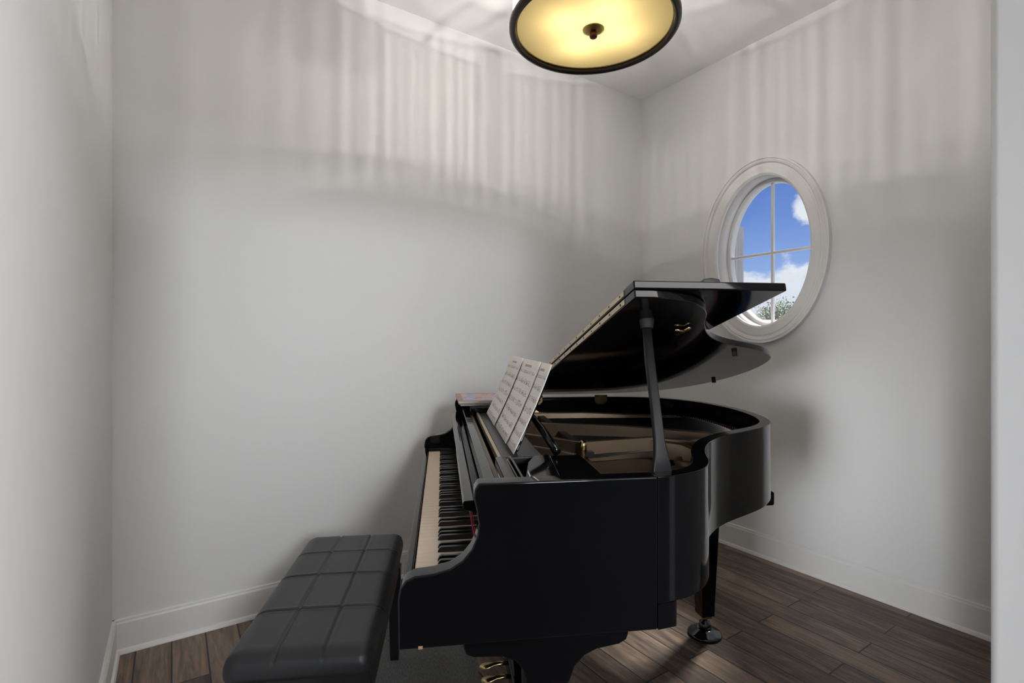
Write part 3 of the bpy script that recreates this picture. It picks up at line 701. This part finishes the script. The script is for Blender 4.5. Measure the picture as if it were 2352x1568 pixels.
# pedal lyre
bm = bmesh.new(); pbox(bm, (0.225, 1.55, 0.055), (0.315, 1.86, 0.125)); lyre = part('pedal_lyre', bm, 'black', bevel=0.008)
for wv in (1.60, 1.81):
    bm = bmesh.new(); tube(bm, [l(0.27, wv, 0.12), l(0.27, wv, 0.40), l(0.27, wv, 0.65)], [0.020, 0.016, 0.022], 16); part('lyre_post', bm, 'black', parent=lyre, smooth=True)
bm = bmesh.new(); pbox(bm, (0.23, 1.56, 0.625), (0.31, 1.85, 0.6485)); part('lyre_top', bm, 'black', parent=lyre, bevel=0.004)
for wv in (1.630, 1.702, 1.774):
    bm = bmesh.new(); rings = []
    for p, hw, z, ht in ((0.226, 0.008, 0.098, 0.006), (0.200, 0.0085, 0.099, 0.006), (0.180, 0.011, 0.098, 0.006), (0.165, 0.017, 0.096, 0.006), (0.150, 0.019, 0.094, 0.006), (0.136, 0.015, 0.092, 0.005), (0.129, 0.007, 0.091, 0.003)):
        rings.append([bm.verts.new(l(p, wv + hw * math.cos(2 * PI * k / 14), z + ht * math.sin(2 * PI * k / 14))) for k in range(14)])
    for a, b in zip(rings, rings[1:]):
        for k in range(14): bm.faces.new((a[k], a[(k + 1) % 14], b[(k + 1) % 14], b[k]))
    bm.faces.new(rings[0]); bm.faces.new(rings[-1][::-1])
    part('pedal', bm, 'brass', parent=lyre, smooth=True)

# ------------------------------------------------------------------ sheet music standing on the desk
def sheet(s0, s1, h1, off, curl, label, lift=0.0):
    """a sheet between w = s0 (near) and s1 (far)"""
    bm = bmesh.new(); uvl = bm.loops.layers.uv.new('UVMap'); nu, nv = 14, 10
    g = []
    for j in range(nv + 1):
        row = []
        for i in range(nu + 1):
            u, v = i / nu, j / nv
            o = off + 0.002 * math.sin(u * PI) + curl * u ** 4 * 0.014 * (1 - 0.55 * v) - 0.010 * (4 * v * (1 - v)) * 0.35
            q = Vector(PW(*DK(s1 + (s0 - s1) * u, lift + h1 * v, o)))
            row.append((bm.verts.new(q), u, v))
        g.append(row)
    for j in range(nv):
        for i in range(nu):
            c = [g[j][i], g[j][i + 1], g[j + 1][i + 1], g[j + 1][i]]
            f = bm.faces.new([x[0] for x in c]); f.smooth = True
            for lp, x in zip(f.loops, c): lp[uvl].uv = (x[1], x[2])
    bmesh.ops.recalc_face_normals(bm, faces=bm.faces)
    me = bpy.data.meshes.new('sheet_music'); bm.to_mesh(me); bm.free(); me.materials.append(M['sheet'])
    o = bpy.data.objects.new('sheet_music', me); COL.objects.link(o)
    sol = o.modifiers.new('thick', 'SOLIDIFY'); sol.thickness = 0.0012; sol.offset = 0
    tag(o, label, 'sheet music', 'music sheets on the piano desk')
sheet(1.680, 2.00, 0.243, 0.0165, 0.30, 'farthest music sheet on the piano desk, nearest the colourful book')
sheet(1.385, 1.728, 0.243, 0.0140, 0.30, 'middle music sheet on the piano desk with a heading at the top')
sheet(1.262, 1.430, 0.243, 0.0115, 0.15, 'narrow music sheet on the piano desk, closest to the lid prop')

# ------------------------------------------------------------------ books on the bass side of the piano
def book(p0, p1, w0, w1, z0, z1, rot, cov, label):
    c = PW((p0 + p1) / 2, (w0 + w1) / 2, z0)
    t = thing('music_book', c, TP + math.radians(rot), label, 'book', 'books on the piano')
    hx, hy, hz = (p1 - p0) / 2, (w1 - w0) / 2, z1 - z0
    bm = bmesh.new(); box(bm, (-hx + 0.002, -hy + 0.002, 0.0011), (hx - 0.002, hy - 0.002, hz - 0.0011)); link('pages', bm, M['paper_edge'], parent=t)
    for z in (0, hz - 0.001):
        bm = bmesh.new(); uvl = bm.loops.layers.uv.new('UVMap'); box(bm, (-hx, -hy, z), (hx, hy, z + 0.001))
        for f in bm.faces:
            for lp in f.loops: lp[uvl].uv = (lp.vert.co.x / (2 * hx) + 0.5, lp.vert.co.y / (2 * hy) + 0.5)
        link('cover', bm, M[cov], parent=t)
book(0.072, 0.300, 2.105, 2.385, 0.9555, 0.9625, 1.5, 'cover_dark', 'dark music book at the bottom of the stack on the piano')
book(0.070, 0.296, 2.095, 2.395, 0.9628, 0.9700, -1.0, 'cover_grey', 'grey-green music book in the middle of the stack on the piano')
book(0.064, 0.295, 2.085, 2.400, 0.9703, 0.9780, 0.5, 'cover', 'book with a colourful orange and blue painted cover on top of the stack')

# ------------------------------------------------------------------ bench
TB = math.radians(6.9)
bc = Vector((-0.552, 1.592, 0))
bench = thing('piano_bench', bc, TB, 'black leather piano bench with stitched grid cushion in front of the keyboard', 'bench')
BXH, BYH = 0.176, 0.392
CT, CB = 0.482, 0.424
def cushion():
    bm = bmesh.new(); nx, ny = 88, 180
    r = 0.045
    def prof(d):          # drop from the crown at distance d from the edge
        return 0 if d >= r else (r - math.sqrt(max(0, r * r - (r - d) ** 2))) * 0.62
    sx = [(-1 / 6.4) * 2 * BXH * 1.0, (1 / 6.0) * 2 * BXH]
    sy = [-0.5 * BYH + 0.018, 0.03, 0.5 * BYH + 0.01]
    g = []
    for j in range(ny + 1):
        y = -BYH + 2 * BYH * j / ny; row = []
        for i in range(nx + 1):
            x = -BXH + 2 * BXH * i / nx
            dx, dy = BXH - abs(x), BYH - abs(y)
            cr = 0.038
            if dx < cr and dy < cr: d = cr - math.hypot(cr - dx, cr - dy)
            else: d = min(dx, dy)
            z = CT - prof(max(d, 0)) - max(0, -d) * 0.5
            z += 0.004 * math.cos(x / BXH * PI / 2) * math.cos(y / BYH * PI / 2)
            fade = min(1, max(0, d) / 0.012)
            ds = min(abs(x - s) for s in sx); z -= fade * (0.0058 * math.exp(-(ds / 0.0034) ** 2) - 0.0012 * math.exp(-((ds - 0.008) / 0.004) ** 2))
            ds = min(abs(y - s) for s in sy); z -= fade * (0.0055 * math.exp(-(ds / 0.0032) ** 2) - 0.0012 * math.exp(-((ds - 0.008) / 0.004) ** 2))
            xx, yy = x, y
            if dx < cr and dy < cr:                      # round the plan corners
                h = math.hypot(cr - dx, cr - dy)
                if h > 1e-6:
                    m_ = max(cr - dx, cr - dy); k = m_ / h
                    xx = math.copysign(BXH - cr + (cr - dx) * k, x); yy = math.copysign(BYH - cr + (cr - dy) * k, y)
                    z = CT - prof(cr - m_) + 0.0
            row.append(bm.verts.new((xx, yy, z)))
        g.append(row)
    for j in range(ny):
        for i in range(nx): bm.faces.new((g[j][i], g[j][i + 1], g[j + 1][i + 1], g[j + 1][i]))
    loop = [g[0][i] for i in range(nx + 1)] + [g[j][nx] for j in range(1, ny + 1)] + [g[ny][i] for i in range(nx - 1, -1, -1)] + [g[j][0] for j in range(ny - 1, 0, -1)]
    prev = loop
    for zz, k in ((CT - 0.036, 1.008), (CT - 0.046, 1.010), (CB + 0.003, 1.004), (CB, 0.985)):
        cur = [bm.verts.new((v.co.x * k, v.co.y * (1 + (k - 1) * 0.5), zz)) for v in loop]
        for a in range(len(loop)):
            b = (a + 1) % len(loop); bm.faces.new((prev[a], prev[b], cur[b], cur[a]))
        prev = cur
    bm.faces.new(prev)
    return bm
link('cushion', cushion(), M['leather'], parent=bench, smooth=True)
bm = bmesh.new(); box(bm, (-BXH + 0.012, -BYH + 0.016, 0.335), (BXH - 0.012, BYH - 0.016, 0.4235)); link('apron', bm, M['black_satin'], parent=bench, bevel=0.003)
for a in (-1, 1):
    for b in (-1, 1):
        bm = bmesh.new(); rings = []
        for z, h in ((0.0055, 0.0155), (0.30, 0.022), (0.36, 0.023)):
            cx, cy = a * (BXH - 0.030), b * (BYH - 0.034)
            rings.append([bm.verts.new((cx + u * h, cy + v * h, z)) for u, v in ((-1, -1), (1, -1), (1, 1), (-1, 1))])
        for p_, q_ in zip(rings, rings[1:]):
            for k in range(4): bm.faces.new((p_[k], p_[(k + 1) % 4], q_[(k + 1) % 4], q_[k]))
        bm.faces.new(rings[0]); bm.faces.new(rings[-1][::-1])
        link('leg', bm, M['black_satin'], parent=bench, bevel=0.002)

# ------------------------------------------------------------------ rug
bm = bmesh.new(); box(bm, (-0.31, -0.62, 0.0), (0.293, 0.62, 0.005))
rug = link('rug', bm, M['rug'], bevel=0.002)
rug.location = PW(-0.16, 1.855, 0); rug.rotation_euler = (0, 0, TP)
tag(rug, 'flat grey rug under the piano bench and the pedals', 'rug')

# ------------------------------------------------------------------ pendant lamp
LX, LY, LZ = 0.295, 1.856, 2.355
lamp = thing('drum_pendant', (LX, LY, LZ), 0, 'round drum pendant with glowing amber glass and dark bronze ring hanging from the ceiling', 'lamp')
bm = bmesh.new(); lathe(bm, [(0.2815, 0.002), (0.2815, -0.008), (0.288, -0.015), (0.299, -0.014), (0.305, -0.006), (0.305, 0.009), (0.300, 0.014), (0.292, 0.014), (0.2825, 0.011), (0.2815, 0.002)], 96); link('lamp_ring', bm, M['bronze'], parent=lamp, smooth=True)
bm = bmesh.new(); lathe(bm, [(0, -0.004), (0.06, -0.0038), (0.12, -0.003), (0.18, -0.001), (0.24, 0.002), (0.2805, 0.008)], 96); link('diffuser', bm, M['diffuser'], parent=lamp, smooth=True)
bm = bmesh.new(); lathe(bm, [(0.2765, 0.003), (0.2785, 0.0), (0.2808, 0.003), (0.2785, 0.006), (0.2765, 0.003)], 96); link('diffuser_rim', bm, M['gold'], parent=lamp, smooth=True)
bm = bmesh.new(); lathe(bm, [(0, -0.012), (0.014, -0.012), (0.030, -0.010), (0.039, -0.0065), (0.039, -0.0045), (0, -0.0045)], 48); link('finial_plate', bm, M['gold'], parent=lamp, smooth=True)
bm = bmesh.new(); lathe(bm, [(0, -0.036), (0.010, -0.036), (0.0135, -0.033), (0.0145, -0.024), (0.012, -0.016), (0.010, -0.0125), (0, -0.0125)], 32); link('finial', bm, M['finial'], parent=lamp, smooth=True)
bm = bmesh.new(); NR = 96
ring = [(0.292 * math.cos(PI * (k + (0.1 if k % 2 else -0.1)) / NR), 0.292 * math.sin(PI * (k + (0.1 if k % 2 else -0.1)) / NR)) for k in range(NR * 2)]
lo = [bm.verts.new((x, y, 0.0135)) for x, y in ring]; hi = [bm.verts.new((x, y, 0.205)) for x, y in ring]
for k in range(len(ring)):
    j = (k + 1) % len(ring); f = bm.faces.new((lo[k], lo[j], hi[j], hi[k])); f.material_index = k % 2
link('shade', bm, [M['shade_rod'], M['shade_clear']], parent=lamp, smooth=False)
bm = bmesh.new(); lathe(bm, [(0.288, 0.204), (0.295, 0.204), (0.295, 0.208), (0.288, 0.208), (0.288, 0.204)], 96); link('lamp_ring', bm, M['bronze'], parent=lamp)
bm = bmesh.new()
for k in range(3):
    an = 2 * PI * k / 3 + 0.3; tube(bm, [(0, 0, 0.192), (0.29 * math.cos(an), 0.29 * math.sin(an), 0.206)], 0.004, 8)
link('shade_spider', bm, M['bronze'], parent=lamp)
TOP = H - LZ
bm = bmesh.new(); tube(bm, [(0, 0, 0.0), (0, 0, TOP - 0.02)], 0.007, 12); link('stem', bm, M['bronze'], parent=lamp, smooth=True)
bm = bmesh.new(); lathe(bm, [(0, TOP - 0.03), (0.02, TOP - 0.03), (0.062, TOP - 0.012), (0.065, TOP), (0, TOP)], 40); link('canopy', bm, M['bronze'], parent=lamp, smooth=True)
for k in range(4):
    an = math.radians(20 + 90 * k); x, y = 0.115 * math.cos(an), 0.115 * math.sin(an)
    bm = bmesh.new(); bmesh.ops.create_uvsphere(bm, u_segments=16, v_segments=10, radius=0.024, matrix=Matrix.Translation((x, y, 0.130)))
    bl_ = link('bulb', bm, M['bulb'], parent=lamp, smooth=True)
    bm = bmesh.new(); tube(bm, [(x, y, 0.150), (x, y, 0.180), (x * 0.5, y * 0.5, 0.194), (0, 0, 0.194)], [0.013, 0.010, 0.005, 0.005], 10); link('lamp_holder', bm, M['bronze'], parent=lamp, smooth=True)
    d = bpy.data.lights.new('bulb_light', 'POINT'); d.energy = 16; d.color = (1.0, 0.965, 0.93); d.shadow_soft_size = 0.005
    o = bpy.data.objects.new('bulb_light', d); COL.objects.link(o); o.parent = lamp; o.location = (x, y, 0.100)

# ------------------------------------------------------------------ outside the window
bm = bmesh.new(); box(bm, (-60, -60, -2.2), (90, 90, -2.0)); o = link('ground', bm, M['grass'], kind='structure'); o.location = (70, 80, 0)
bm = bmesh.new()
# profile in (along the wall, out from the wall): flat board with a fluted outer edge
prism(bm, [(0.0, 0.05), (0.0, 0.075), (0.006, 0.080), (0.0, 0.085), (0.0, 0.095), (0.006, 0.100), (0.0, 0.105), (0.0, 0.115), (0.006, 0.120), (0.0, 0.125), (0.0, 0.14), (0.16, 0.14), (0.16, 0.0), (0.05, 0.0), (0.05, 0.05)], 1.20, 1.965, lambda u, v, t: (A1 + TH + 0.002 + v, B1 - 0.583 + u, t))
sh = link('shutter', bm, M['grey_post']); sh.rotation_euler = (0, 0, ROOM_ROT)
tag(sh, 'fluted grey exterior shutter edge seen through the left side of the oval window', 'shutter')
def tree(loc, hgt, rad, n, dens, label):
    t = thing('tree', loc, 0, label, 'tree', 'trees outside the window')
    bm = bmesh.new(); rnd = random.Random(int(loc[0] * 10))
    tube(bm, [(0, 0, 0), (0.1, 0, hgt * 0.35), (0, 0.1, hgt * 0.6)], [0.22, 0.16, 0.08], 8)
    tips = []
    for k in range(n):
        an = rnd.uniform(0, 2 * PI); r = rad * rnd.uniform(0.25, 1.0); z = hgt * rnd.uniform(0.55, 1.0) * (1 - 0.18 * (r / rad) ** 2)
        e = Vector((r * math.cos(an), r * math.sin(an), z)); tips.append(e)
        tube(bm, [(0, 0, hgt * rnd.uniform(0.3, 0.55)), e * 0.6 + Vector((0, 0, hgt * 0.2)), e], [0.05, 0.03, 0.012], 5, caps=False)
    link('trunk', bm, M['bark'], parent=t)
    bm = bmesh.new()
    for e in tips:
        for q in range(dens):
            c = e + Vector((rnd.gauss(0, 0.28), rnd.gauss(0, 0.28), rnd.gauss(0, 0.22)))
            a = Vector((rnd.gauss(0, 1), rnd.gauss(0, 1), rnd.gauss(0, 1))).normalized(); b = a.orthogonal().normalized(); s = rnd.uniform(0.05, 0.11)
            bm.faces.new([bm.verts.new(c + v) for v in (a * s, b * s * 0.6, -a * s, -b * s * 0.6)])
    link('foliage', bm, M['leaf'], parent=t)
tree((15.2, 30.0, -2.0), 5.6, 0.85, 40, 12, 'thin sparse tree left of the centre bar, seen through the oval window')
tree((18.2, 34.2, -2.0), 5.9, 1.15, 70, 60, 'bushy green tree right of the centre bar, seen through the oval window')
tree((18.9, 38.0, -2.0), 5.7, 0.95, 60, 40, 'low grey-green tree behind the others, seen through the oval window')
ho = thing('house', (13.2, 24.0, -2.0), 0.15, 'distant house with a pinkish tiled roof below the trees outside', 'house')
bm = bmesh.new(); box(bm, (-4.5, 0, 0), (1.2, 5, 3.4)); link('house_walls', bm, M['house'], parent=ho)
bm = bmesh.new(); prism(bm, [(-0.4, 3.4), (2.5, 4.35), (5.4, 3.4)], -4.9, 1.5, lambda u, v, t: (t, u, v)); link('roof', bm, M['roof'], parent=ho)
